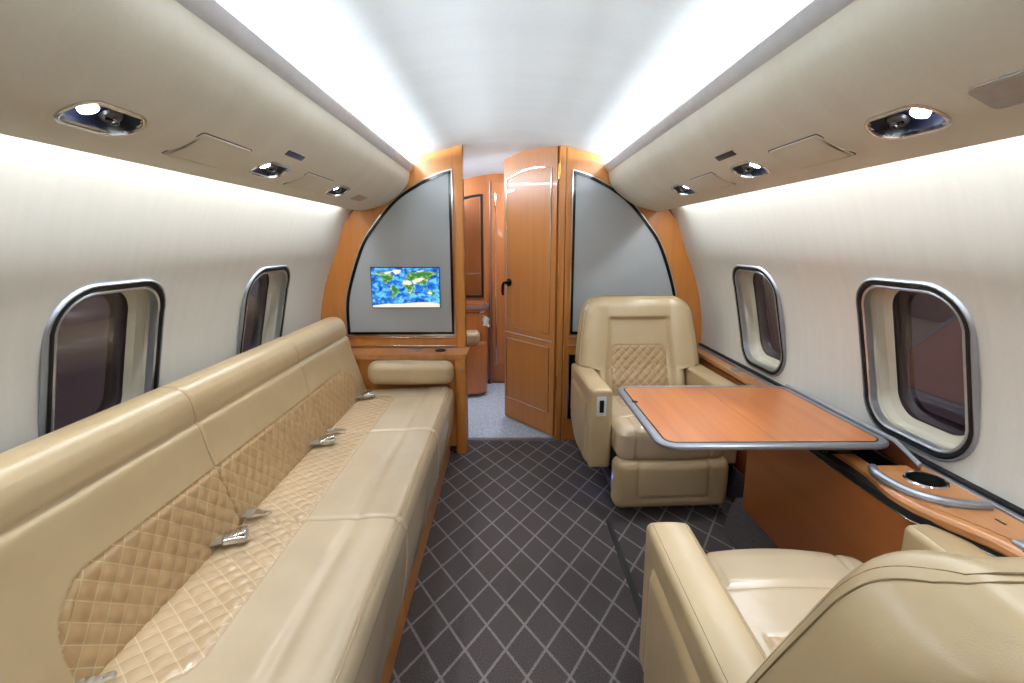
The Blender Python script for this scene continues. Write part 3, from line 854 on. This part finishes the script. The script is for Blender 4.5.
# ------------------------------------------------------------------ armchair
def chair_parts(t):
    # seat base / leg rest
    def lr_disp(w, n):
        x, y, z = w
        if n[1] > .5:
            inside = smooth01((.165-abs(x))/.010)*smooth01((z+.055)/.012)
            y += .006*inside
            ed = abs(abs(x)-.168)
            if z > -.06: y -= .007*math.exp(-(ed/.006)**2)
            if abs(x) < .168: y -= .007*math.exp(-((z+.062)/.006)**2)
            y += .012*(1-(z/.13)**2)
        return [x, y, z]
    obj('leg_rest', MB().rbox((0, .295, .172), (.272, .055, .122), .04, .008, 5, lr_disp), M['leather'], t, smooth=80)
    obj('frame', MB().box(-.21, .21, -.27, .22, .10, .28, .02), M['black'], t)
    for sx in (-1, 1):
        mb = MB(); mb.box(sx*.19-.022, sx*.19+.022, -.25, .24, .004, .035, .006)
        mb.tube([(sx*.19, .18, .03), (sx*.20, .12, .13)], .012, 8); mb.tube([(sx*.19, -.18, .03), (sx*.20, -.12, .13)], .012, 8)
        obj('leg', mb, M['satin'], t)
    # seat cushion with quilted centre
    def st_uv(p): x, y = p[0], p[1]; return ((x+y)/.055, (x-y)/.055)
    def st_q(x, y): 
        if abs(x) > .155 or y > .02 or y < -.22: return -1
        return min(.155-abs(x), .02-y)
    hz = .087
    def st_disp(w, n):
        x, y, z = w
        yy = y+.02
        if n[2] > .3:
            q = st_q(x, yy)
            if q > 0: z += quilt_h((x+yy)/.055, (x-yy)/.055, .004)*smooth01(q/.01)-.002
            else: z += .003
            z += .02*math.cos(x/.26*PI/2)*(.3+.7*smooth01((yy+.1)/.3))-.012
            z -= .010*math.exp(-((yy-.165)/.008)**2)*(1 if abs(x) < .26 else 0)
        if yy > .165:
            z -= .008*math.exp(-((abs(x)-.175)/.006)**2)*(1 if n[2] > -.3 else 0)
            y -= .010*math.exp(-((abs(x)-.175)/.006)**2)
        if n[1] > .3: y += .015*math.cos(x/.26*PI/2)
        return [x, y, z]
    mb = MB().rbox((0, .025, .366), (.262, .305, hz), .05, .0065, 6, st_disp)
    def mf(fi, f):
        c = [sum(mb.v[i][k] for i in f)/len(f) for k in range(3)]
        return c[2] > .41 and st_q(c[0], c[1]) > 0
    a, b, uv = split(mb, mf, lambda i: ((mb.v[i][0]+mb.v[i][1]-.005)/.055, (mb.v[i][0]-mb.v[i][1]+.005)/.055))
    so = obj('seat_cushion', a, M['seat_leather_glare'], t, smooth=80)
    obj('quilted_panel', b, M['quilt_seat_glare'], so, smooth=80, uvs=uv)
    # armrests
    for sx in (-1, 1):
        def ar_disp(w, n):
            x, y, z = w
            # rise of the lower edge to the rear
            if z < 0: z += .14*smooth01((-y-.02)/.30)*(-z/.2)
            # outer face: raised long panel
            if n[0]*sx > .5:
                ins = smooth01((.205-abs(y+.01))/.012)*smooth01((.115-z)/.010)
                x += sx*.007*ins
                x -= sx*.006*math.exp(-((z-.122)/.006)**2)*(1 if abs(y+.01) < .21 else 0)
                x -= sx*.006*math.exp(-((abs(y+.01)-.212)/.005)**2)*(1 if z < .125 else 0)
            if n[2] > .5: z += .004*math.cos(x/.05*PI/2)
            return [x, y, z]
        ar = obj('armrest', MB().rbox((sx*.318, -.055, .402), (.054, .272, .199), .016, .010, 4, ar_disp), M['leather'], t, smooth=60)
        obj('stitching', MB().tube([(sx*.318-.040, -.30, .6012), (sx*.318-.040, .20, .6012)], .0012, 5).tube([(sx*.318+.040, -.30, .6012), (sx*.318+.040, .20, .6012)], .0012, 5), M['stitch'], ar)
        if sx > 0:
            bz = MB(); bz.plate([(sx*.318+p[0], .520+p[1]) for p in rrect(.046, .098, .006, 4)], lambda a, b, d: (a, d, b), .214, .2195)
            bo = obj('seat_control', bz, M['rail'], ar, label='chrome seat control plate')
            obj('control_lever', MB().rbox((sx*.318, .2225, .520), (.010, .005, .030), .003, .02, 3), M['black'], bo)
    # backrest shell
    lean = lambda z: -.235-(z-.40)*.235
    Hb, Ht = .30, .985
    def halfw(z):
        w = .262+(.345-.262)*smooth01((z-.585)/.022)
        if z > .607: w = .352-.038*((z-.607)/.30)**1.3
        rc = .10
        if z > Ht-rc: w -= rc*(1-math.sqrt(max(0, 1-((z-Ht+rc)/rc)**2)))*.95
        return w
    def halfd(z):
        d = .080
        rc = .055
        if z > Ht-rc: d -= (d-.012)*(1-math.sqrt(max(0, 1-((z-Ht+rc)/rc)**2)))
        return d
    zs = []; z = Hb
    while z < Ht-.06: zs.append(z); z += .0055 if z > .42 else .02
    zs += [Ht-.06+.06*math.sin(PI/2*k/12) for k in range(13)]
    meta = []; rows = []
    NN = 190
    def qb(x, z):
        if abs(x) > .160 or z > .722 or z < .43: return -1
        r = .07; d = min(.160-abs(x), .722-z)
        if abs(x) > .160-r and z > .722-r: d = r-math.hypot(abs(x)-(.160-r), z-(.722-r))
        return d
    for z in zs:
        w, d = halfw(z), halfd(z)
        rr = min(.055, d*.95)
        pts, L = resample(rrect(2*w, 2*d, rr, 8), 9, True)
        base = rrect(2*w, 2*d, rr, 8)
        # constant count resample
        P = base+[base[0]]; LL = [0]
        for a, b in zip(P, P[1:]): LL.append(LL[-1]+math.dist(a, b))
        row = []; k = 0
        for i in range(NN):
            s = LL[-1]*i/NN
            while k < len(LL)-2 and LL[k+1] < s: k += 1
            u = (s-LL[k])/max(1e-9, LL[k+1]-LL[k])
            x = P[k][0]+(P[k+1][0]-P[k][0])*u; y = P[k][1]+(P[k+1][1]-P[k][1])*u
            front = y > d*.5
            meta.append((x, z, front))
            yo = y
            ctr = math.cos(min(1, abs(x)/max(.1, w))*PI/2)
            if front:
                # recessed centre inside a padded frame
                wi = .178+.02*smooth01((.86-z)/.3)
                ins = smooth01((wi-abs(x))/.022)*smooth01((.880-z)/.022)
                yo -= .034*ins
                yo += .012*smooth01((.62-z)/.1)
                q = qb(x, z)
                if q > 0: yo += quilt_h((x+z)/.05, (x-z)/.05, .005)*smooth01(q/.008)+.004*smooth01(q/.012)
                elif ins > .5: yo += .006*smooth01(-q/.02 if q > -.9 else 1)
                yo += .010*math.sin(PI*min(1, max(0, (abs(x)-wi)/(max(w, wi+.02)-wi))))
            else:
                if y < -d*.5:
                    yo -= .020*ctr*smooth01((Ht-z)/.1)
                    # piped seam following the edge of the rear shell
                    e = min(w-abs(x), Ht-z)
                    yo += .0035*math.exp(-((e-.052)/.004)**2)
            row.append((x, yo+lean(z), z))
        rows.append(row)
    mb2 = MB().loops(rows, True, True)
    def mf2(fi, f):
        if len(f) != 4: return False
        q = [meta[i] for i in f]
        return all(t_[2] for t_ in q) and qb(sum(t_[0] for t_ in q)/4, sum(t_[1] for t_ in q)/4) > 0
    a, b, uv = split(mb2, mf2, lambda i: ((meta[i][0]+meta[i][1])/.05, (meta[i][0]-meta[i][1])/.05))
    bo = obj('backrest', a, M['leather'], t, smooth=80)
    obj('quilted_panel', b, M['quilt'], bo, smooth=80, uvs=uv, label='tan diamond quilted back panel')
    # double stitched seam following the front edge of the shell
    for ang in (22, 44):
        ca, sa = math.cos(math.radians(ang)), math.sin(math.radians(ang))
        half = []
        for k in range(81):
            z = .62+(Ht-.004-.62)*math.sin(PI/2*k/80)
            w, d = halfw(z), halfd(z); rr = min(.055, d*.95)
            half.append((w-rr+rr*ca+.0006, d-rr+rr*sa+.0008+lean(z), z))
        xe = half[-1][0]
        path = [(-x, y, z) for x, y, z in half]+[(-xe+2*xe*k/16, half[-1][1]-.002, Ht+.0006) for k in range(1, 16)]+list(reversed(half))
        obj('stitching', MB().tube(path, .0014, 5), M['stitch'], bo)
    return t

ch = thing('armchair', 'beige leather armchair with quilted back facing the camera, behind the table', 'armchair', (0,0,0), 0, 'leather armchairs at the table')
chair_parts(ch)
def dup(root, loc, rz, label):
    r = root.copy(); C.objects.link(r); r.location = loc; r.rotation_euler = (0,0,rz); r['label'] = label
    for c0 in list(root.children):
        c = c0.copy(); C.objects.link(c); c.parent = r
        for g0 in list(c0.children):
            g = g0.copy(); C.objects.link(g); g.parent = c
            for h0 in list(g0.children):
                h = h0.copy(); C.objects.link(h); h.parent = g
    return r
fl = obj('foot_light', MB().rbox((.318, .13, .190), (.018, .018, .006), .004, .02, 2), M['rail'], ch)
near_chair = dup(ch, (.712, .885, 0), math.radians(-1.5), 'nearest beige leather armchair, seen from behind at the lower right')
for c in near_chair.children:
    if c.name.startswith('backrest'):      # this one is reclined a little further
        Rm = Matrix.Rotation(math.radians(10), 4, 'X') @ Matrix.Diagonal((1.04, 1, 1, 1)); pv = Vector((0, -.235, .42))
        c.matrix_local = Matrix.Translation(pv+Vector((.012, 0, -.012))) @ Rm @ Matrix.Translation(-pv)
ch.location = (.758, 2.455, 0); ch.rotation_euler = (0, 0, PI+math.radians(2.5))

# ------------------------------------------------------------------ side ledge, pedestal
led = thing('side_ledge', 'wooden side ledge with cup holder running below the right windows', 'side ledge', (1.12, 1.6, 0))
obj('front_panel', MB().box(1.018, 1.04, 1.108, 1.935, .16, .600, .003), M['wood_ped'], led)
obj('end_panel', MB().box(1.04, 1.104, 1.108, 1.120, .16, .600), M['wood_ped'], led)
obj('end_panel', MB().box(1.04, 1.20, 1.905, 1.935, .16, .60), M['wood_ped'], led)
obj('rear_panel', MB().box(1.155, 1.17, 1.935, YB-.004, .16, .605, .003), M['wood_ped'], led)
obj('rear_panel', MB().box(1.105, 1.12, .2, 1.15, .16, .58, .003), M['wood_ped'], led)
cb = MB(); cb.grid([[(x, y, z) for x, z in ((.975, .0), (.985, .05), (1.0, .12), (1.022, .165), (1.19, .17))] for y in (1.15, 2.0)])
cb.grid([[(x+.11, y, z) for x, z in ((.975, .0), (.985, .05), (.995, .12), (1.0, .165), (1.08, .17))] for y in (.2, 1.15)])
cb.grid([[(x, y, z) for x, z in ((1.135, .0), (1.137, .05), (1.14, .12), (1.15, .165), (1.19, .17))] for y in (2.0, YB-.004)])
cb.grid([[(.975, 2.0, 0), (1.0, 2.0, .12), (1.022, 2.0, .165)], [(1.135, 2.0, 0), (1.14, 2.0, .12), (1.15, 2.0, .165)]])
o = obj('carpeted_curb', cb, M['carpet_plain'], led, recalc=False)
# top surface: outline in plan; open stowage slot under the table
Zl = .64
def yl(pts): return pts
# far section
obj('ledge_top', MB().plate([(1.145, 1.97), (1.215, 1.97), (1.215, YB-.004), (1.145, YB-.004)], XY, Zl-.02, Zl), M['wood_y'], led)
for y in (2.25, 2.62):
    obj('lid_seam', MB().box(1.148, 1.213, y-.001, y+.001, Zl, Zl+.0006), M['wood_dark'], led)
obj('latch', MB().box(1.165, 1.195, 2.40, 2.46, Zl, Zl+.005, .002), M['satin'], led)
# front rail: bullnose running the length, bulging around the cup holder
def railx(y):
    b = .030*math.exp(-((y-1.17)/.11)**2)
    return 1.052-b+.0*y + (.045*smooth01((1.12-y)/.2) if y < 1.12 else 0)
rail = MB(); rr = []
yy = [.25+(1.975-.25)*i/80 for i in range(81)]
for y in yy:
    x = railx(y); rr.append([(x+a, y, Zl-.012+b) for a, b in ((.030,.010),(.012,.012),(.002,.008),(-.006,.0),(-.006,-.012),(.0,-.020),(.012,-.024),(.030,-.024))])
rail.loops(rr, True, True)
obj('front_rail', rail, M['wood_y'], led)
def revx(y): return railx(y)+(min(railx(y), 1.016)-railx(y))*smooth01((y-1.06)/.06)
tr = MB(); tr.loops([[(revx(y)+a, y, Zl+b) for a, b in ((.03, -.024), (.0, -.024), (-.001, -.028), (-.001, -.038), (.0, -.042), (.03, -.042))] for y in yy], True, True)
obj('black_reveal', tr, M['black'], led)
tr = MB(); tr.tube([(revx(y)-.002, y, Zl-.043) for y in yy], .003, 6)
obj('polished_strip', tr, M['chrome'], led)
# near top with the cup hole
def circ(cx, cy, r, n=32, sx=1): return [(cx+sx*r*math.cos(2*PI*k/n), cy+r*math.sin(2*PI*k/n)) for k in range(n)]
CX, CY = 1.137, 1.22
near = [(railx(y)+.024, y) for y in [.25+(1.318-.25)*i/40 for i in range(41)]]
near += [(1.205, 1.318), (1.205, .25)]
obj('ledge_top', MB().plate(near, XY, Zl-.02, Zl+.001, [circ(CX, CY, .044)]), M['wood_y'], led)
obj('lid_seam', MB().box(1.08, 1.203, 1.098, 1.100, Zl+.001, Zl+.0018), M['wood_dark'], led)
obj('lid_seam', MB().box(1.12, 1.203, .935, .937, Zl+.001, Zl+.0018), M['wood_dark'], led)
obj('finger_slot', MB().box(1.155, 1.160, 1.02, 1.045, Zl+.001, Zl+.002), M['black'], led)
# raised cup-holder crescent
cr = [(1.20, 1.310), (1.058, 1.310), (1.040, 1.27), (1.038, 1.21), (1.052, 1.155), (1.085, 1.12), (1.13, 1.10), (1.195, 1.092)]
crs = catmull(cr[1:], n=6)
ch_ = thing('cup_holder', 'wood and metal cup holder set in the side ledge near the window', 'cup holder', (CX, CY, Zl))
obj('wood_top', MB().plate([(1.20, 1.310)]+crs, XY, Zl+.0015, Zl+.011, [circ(CX, CY, .044)]), M['wood_y'], ch_)
obj('front_rim', MB().tube([(p[0], p[1], Zl+.006) for p in crs], [.006]+[.013]*(len(crs)-2)+[.006], 10), M['satin'], ch_)
mb = MB(); mb.lathe([(.0435, Zl+.009), (.044, Zl+.014), (.049, Zl+.015), (.051, Zl+.0115), (.0445, Zl+.0112)], (CX, CY, 0), 'z', 36, False, False)
obj('rim', mb, M['chrome'], ch_)
mb = MB(); mb.lathe([(.0435, Zl+.012), (.042, Zl-.05), (.01, Zl-.052)], (CX, CY, 0), 'z', 30, False, True)
obj('cup_well', mb, M['black'], ch_)
# bracket at the near end
obj('end_bracket', MB().rbox((1.125, .93, Zl-.012), (.022, .03, .020), .008, .02, 4), M['satin'], led)
obj('bracket_hole', MB().lathe([(.010, 0), (.010, .002)], (1.10, .925, Zl-.012), 'x', 18), M['black'], led)
# stowage slot with raised lid beside the table
obj('stowage_bin', MB().box(1.075, 1.195, 1.32, 1.97, .50, .52).box(1.075, 1.08, 1.32, 1.97, .52, .62).box(1.19, 1.195, 1.32, 1.97, .52, .62).box(1.08, 1.19, 1.32, 1.325, .52, .62).box(1.08, 1.19, 1.965, 1.97, .52, .62), M['black'], led)
# trims along the wall
obj('wall_trim', MB().box(1.205, 1.222, .25, YB-.004, Zl-.005, Zl+.008, .003), M['satin'], led)
obj('wall_gasket', MB().box(1.222, 1.245, .25, YB-.004, Zl+.0, Zl+.016, .003), M['black'], led)

# ------------------------------------------------------------------ folding table
tb = thing('folding_table', 'folding cabin table with two wooden leaves and a grey metal edge', 'table', (.80, 1.64, .66))
tx0, tx1, ty0, ty1, tz = .445, 1.150, 1.335, 1.957, .703
tc_, tw, th = ((tx0+tx1)/2, (ty0+ty1)/2), tx1-tx0, ty1-ty0
def rl_(ins, r): return [(tc_[0]+a, tc_[1]+b) for a, b in rrect(tw-2*ins, th-2*ins, r, 8)]
L = []
for ins, z in ((.026, tz-.001), (.020, tz), (.006, tz), (.001, tz-.004), (0, tz-.009), (.002, tz-.014), (.008, tz-.018), (.03, tz-.019)):
    L.append([(a, b, z) for a, b in rl_(ins, max(.02, .060-ins))])
obj('metal_edge', MB().loops(L, False, True), M['satin'], tb)
obj('black_inlay', MB().plate(rl_(.025, .038), XY, tz-.004, tz-.0004), M['black'], tb)
mid = .805
def leaf(x0, x1, left):
    pts = []
    for a, b in rl_(.030, .034):
        pts.append((min(max(a, x0), x1), b))
    o_ = []
    for p in pts:
        if not o_ or math.dist(o_[-1], p) > 1e-5: o_.append(p)
    return MB().plate(o_, XY, tz-.003, tz+.0002)
obj('table_leaf', leaf(0, mid-.0006, True), M['wood_table'], tb)
obj('table_leaf', leaf(mid+.0006, 9, False), M['wood_table'], tb)
obj('leaf_seam', MB().box(mid-.0006, mid+.0006, ty0+.03, ty1-.03, tz-.0035, tz-.0006), M['wood_dark'], tb)
obj('latch', MB().lathe([(.012, 0), (.012, .0008)], (tx0+.03, 1.74, tz+.0002), 'z', 16), M['gunmetal'], tb)
for y in (1.40, 1.86): obj('support_arm', MB().box(.98, 1.12, y, y+.03, .645, tz-.020, .004), M['gunmetal'], tb)
YZ = lambda a, b, d: (d, a, b)
obj('stowage_lid', MB().plate([(1.275, .645), (1.95, .645), (1.95, tz-.006), (1.36, tz-.006), (1.275, .668)], YZ, 1.156, 1.168), M['wood_dark'], tb)
obj('lid_edge', MB().tube([(1.163, 1.95, tz-.002), (1.163, 1.37, tz-.002), (1.163, 1.272, .668)], .0075, 8), M['satin'], tb)

# ------------------------------------------------------------------ beyond the doorway
# mirror on the far wall
fm = thing('wall_mirror', 'tall smoked mirror with arched top and dark frame, seen through the doorway', 'mirror', (-.42, 4.41, .8))
ol = [(-.62, .80), (-.208, .80)]+[(-.208-.412*k/10, 1.70-.13*(k/10)**1.7-.0*k) for k in range(11)]
def band2(a, b, y, d):
    mb = MB(); mb.grid([[(p[0], y, p[1]) for p in a], [(p[0], y-d, p[1]) for p in a], [(p[0], y-d, p[1]) for p in b], [(p[0], y, p[1]) for p in b]], closev=True); return mb
obj('frame', band2(ol, inset(ol, .022), 4.42, .014), M['black'], fm)
obj('inner_frame', band2(inset(ol, .022), inset(ol, .030), 4.42, .012), M['chrome'], fm)
obj('glass', MB().plate(inset(ol, .030), XZ, 4.408, 4.412), M['mirror'], fm)
obj('cross_bar', MB().box(-.60, -.235, 4.398, 4.411, 1.005, 1.022, .002), M['chrome'], fm)
# wood door-like panel on the far wall
fd = bpy.data.objects.new('door_2', None); C.objects.link(fd); fd['kind'] = 'structure'; fd.location = (.05, 4.4, 0)
obj('door_leaf', MB().box(-.135, .30, 4.395, 4.42, .03, 1.80, .003), M['wood_far'], fd)
obj('inlay_line', MB().tube([(-.10, 4.394, .18), (-.10, 4.394, 1.70), (.27, 4.394, 1.70), (.27, 4.394, .18)], .005, 6, True), M['chrome'], fd)
obj('hinge_strip', MB().box(-.152, -.145, 4.385, 4.42, .0, 1.80, .002), M['satin'], fd)
# skirting
struct('trim_7', MB().box(-1.0, -.15, 4.39, 4.42, 0, .05, .003), M['wood_dark'])
# small curved cabinet
gc = thing('corner_cabinet', 'small wooden cabinet with rounded corner and metal top beyond the doorway', 'cabinet', (-.42, 4.27, 0))
def rc(x0, x1, y0, y1, r):
    return [(x0, y0)]+[(x1-r+r*math.sin(math.radians(a)), y0+r-r*math.cos(math.radians(a))) for a in range(0, 91, 10)]+[(x1, y1), (x0, y1)]
obj('body', MB().plate(rc(-.75, -.175, 4.16, 4.38, .12), XY, .06, .73), M['wood_far'], gc)
obj('kick_plate', MB().plate(rc(-.73, -.20, 4.18, 4.37, .11), XY, 0, .06), M['wood_dark'], gc)
obj('counter', MB().plate(rc(-.76, -.165, 4.15, 4.385, .125), XY, .73, .755), M['satin'], gc)
obj('counter_trim', MB().plate(rc(-.755, -.170, 4.155, 4.383, .12), XY, .695, .706), M['chrome'], gc)
obj('upper_body', MB().plate(rc(-.74, -.18, 4.17, 4.382, .118), XY, .757, .775), M['wood_far'], gc)
obj('door', MB().box(-.40, -.31, 4.153, 4.162, .42, .67, .004), M['wood_far'], gc)
# bench with beige cushion in front of it
bn = thing('bench', 'curved wooden bench with a pale beige cushion beyond the doorway', 'bench', (-.45, 4.05, 0))
obj('base', MB().plate(rc(-.8, -.172, 3.96, 4.145, .14), XY, .035, .45), M['wood_far'], bn)
obj('cushion', MB().rbox((-.53, 4.045, .505), (.30, .085, .055), .04, .04, 5), M['leather'], bn)
mb = MB(); mb.grid([[(-.205+.05*i/6+.006*math.sin(j*2+i), 4.14-.01*math.cos(i*1.3+j), .68-.085*j/5-.02*i/6+.004*math.sin(i*3)) for i in range(7)] for j in range(6)])
mb.v += [(a, b+.004, c) for a, b, c in mb.v]; n_ = 42; mb.f += [tuple(i+n_ for i in reversed(f)) for f in list(mb.f)]
tag(obj('paper_tissue', mb, M['white']), 'crumpled white tissue at the edge of the corner cabinet', 'tissue')
dl = thing('downlight', 'small round ceiling downlight beyond the doorway', 'ceiling light', (.04, 3.85, 1.872))
obj('bezel', MB().lathe([(.045, .004), (.045, -.006), (.034, -.008), (.034, .0)], (.04, 3.85, 1.868), 'z', 24, False, False), M['chrome'], dl)
obj('lens', MB().lathe([(.034, .0), (.034, -.004)], (.04, 3.85, 1.868), 'z', 24), M['lamp'], dl)

# ------------------------------------------------------------------ lights
def area(name, loc, rot, sx, sy, power, col=(.82,.915,1)):
    l = bpy.data.lights.new(name, 'AREA'); l.shape = 'RECTANGLE'; l.size = sx; l.size_y = sy; l.energy = power; l.color = col
    o = bpy.data.objects.new(name, l); C.objects.link(o); o.location = loc; o.rotation_euler = rot
    return o
LEN = YB-Y0-.06; ym = (YB+Y0)/2; LW_ = LEN-.16
P_COVE, P_WASH = 132, 26
for side in (-1, 1):
    # ceiling cove: strip lying behind the rail, aimed up and inwards
    a = math.radians(8)
    area('cove_strip', (XC+side*.640, ym, 1.737), (0, (PI+a if side < 0 else PI-a), 0), .02, LEN, P_COVE)
    # wall wash strip in the slot under the overhead panel, aimed down
    area('wash_strip', (XC+side*.932, ym-.09, 1.515), (0, 0, 0), .03, LW_, P_WASH)
    for y in FIT[side]:
        t_fit = T_FIT[side]; S = binS[side]; p = S.P(y-.034, t_fit-.008, -.012)
        l = bpy.data.lights.new('reading_lamp', 'SPOT'); l.energy = 16; l.spot_size = math.radians(46); l.spot_blend = .6; l.shadow_soft_size = .018; l.color = (.9,.94,1)
        o = bpy.data.objects.new('reading_lamp', l); C.objects.link(o); o.location = p
        d = Vector((XC+side*.52, y, .5))-Vector(p); o.rotation_euler = d.to_track_quat('-Z', 'Y').to_euler()
for side in (-1, 1):
    a = math.radians(48)
    area('far_cove_strip', (XC+side*.645, 3.75, 1.745), (0, (PI+a if side < 0 else PI-a), 0), .02, 1.2, 16, (.78,.88,1))
area('far_lamp', (.04, 3.85, 1.855), (0,0,0), .06, .06, 9, (.78,.88,1))

l = bpy.data.lights.new('foot_lamp', 'POINT'); l.energy = .10; l.color = (.25,.35,1); l.shadow_soft_size = .01
o = bpy.data.objects.new('foot_lamp', l); C.objects.link(o); o.location = (.44, 2.36, .09)
w = bpy.data.worlds.new('night'); sc.world = w; w.use_nodes = True
w.node_tree.nodes['Background'].inputs[0].default_value = (.042,.030,.036,1); w.node_tree.nodes['Background'].inputs[1].default_value = 1

# ------------------------------------------------------------------ camera
cd = bpy.data.cameras.new('camera'); cam = bpy.data.objects.new('camera', cd); C.objects.link(cam)
cd.sensor_fit = 'HORIZONTAL'; cd.sensor_width = 36; cd.lens = 490/1024*36; cd.clip_start = .02
cam.location = (0, 0, 1.283)
cam.rotation_euler = (PI/2-math.atan(98.5/490), 0, -math.atan(5/490))
sc.camera = cam
sc.view_settings.view_transform = 'Standard'; sc.view_settings.look = 'None'
sc.view_settings.gamma = 1; sc.view_settings.use_curve_mapping = False
sc.view_settings.exposure = -.06
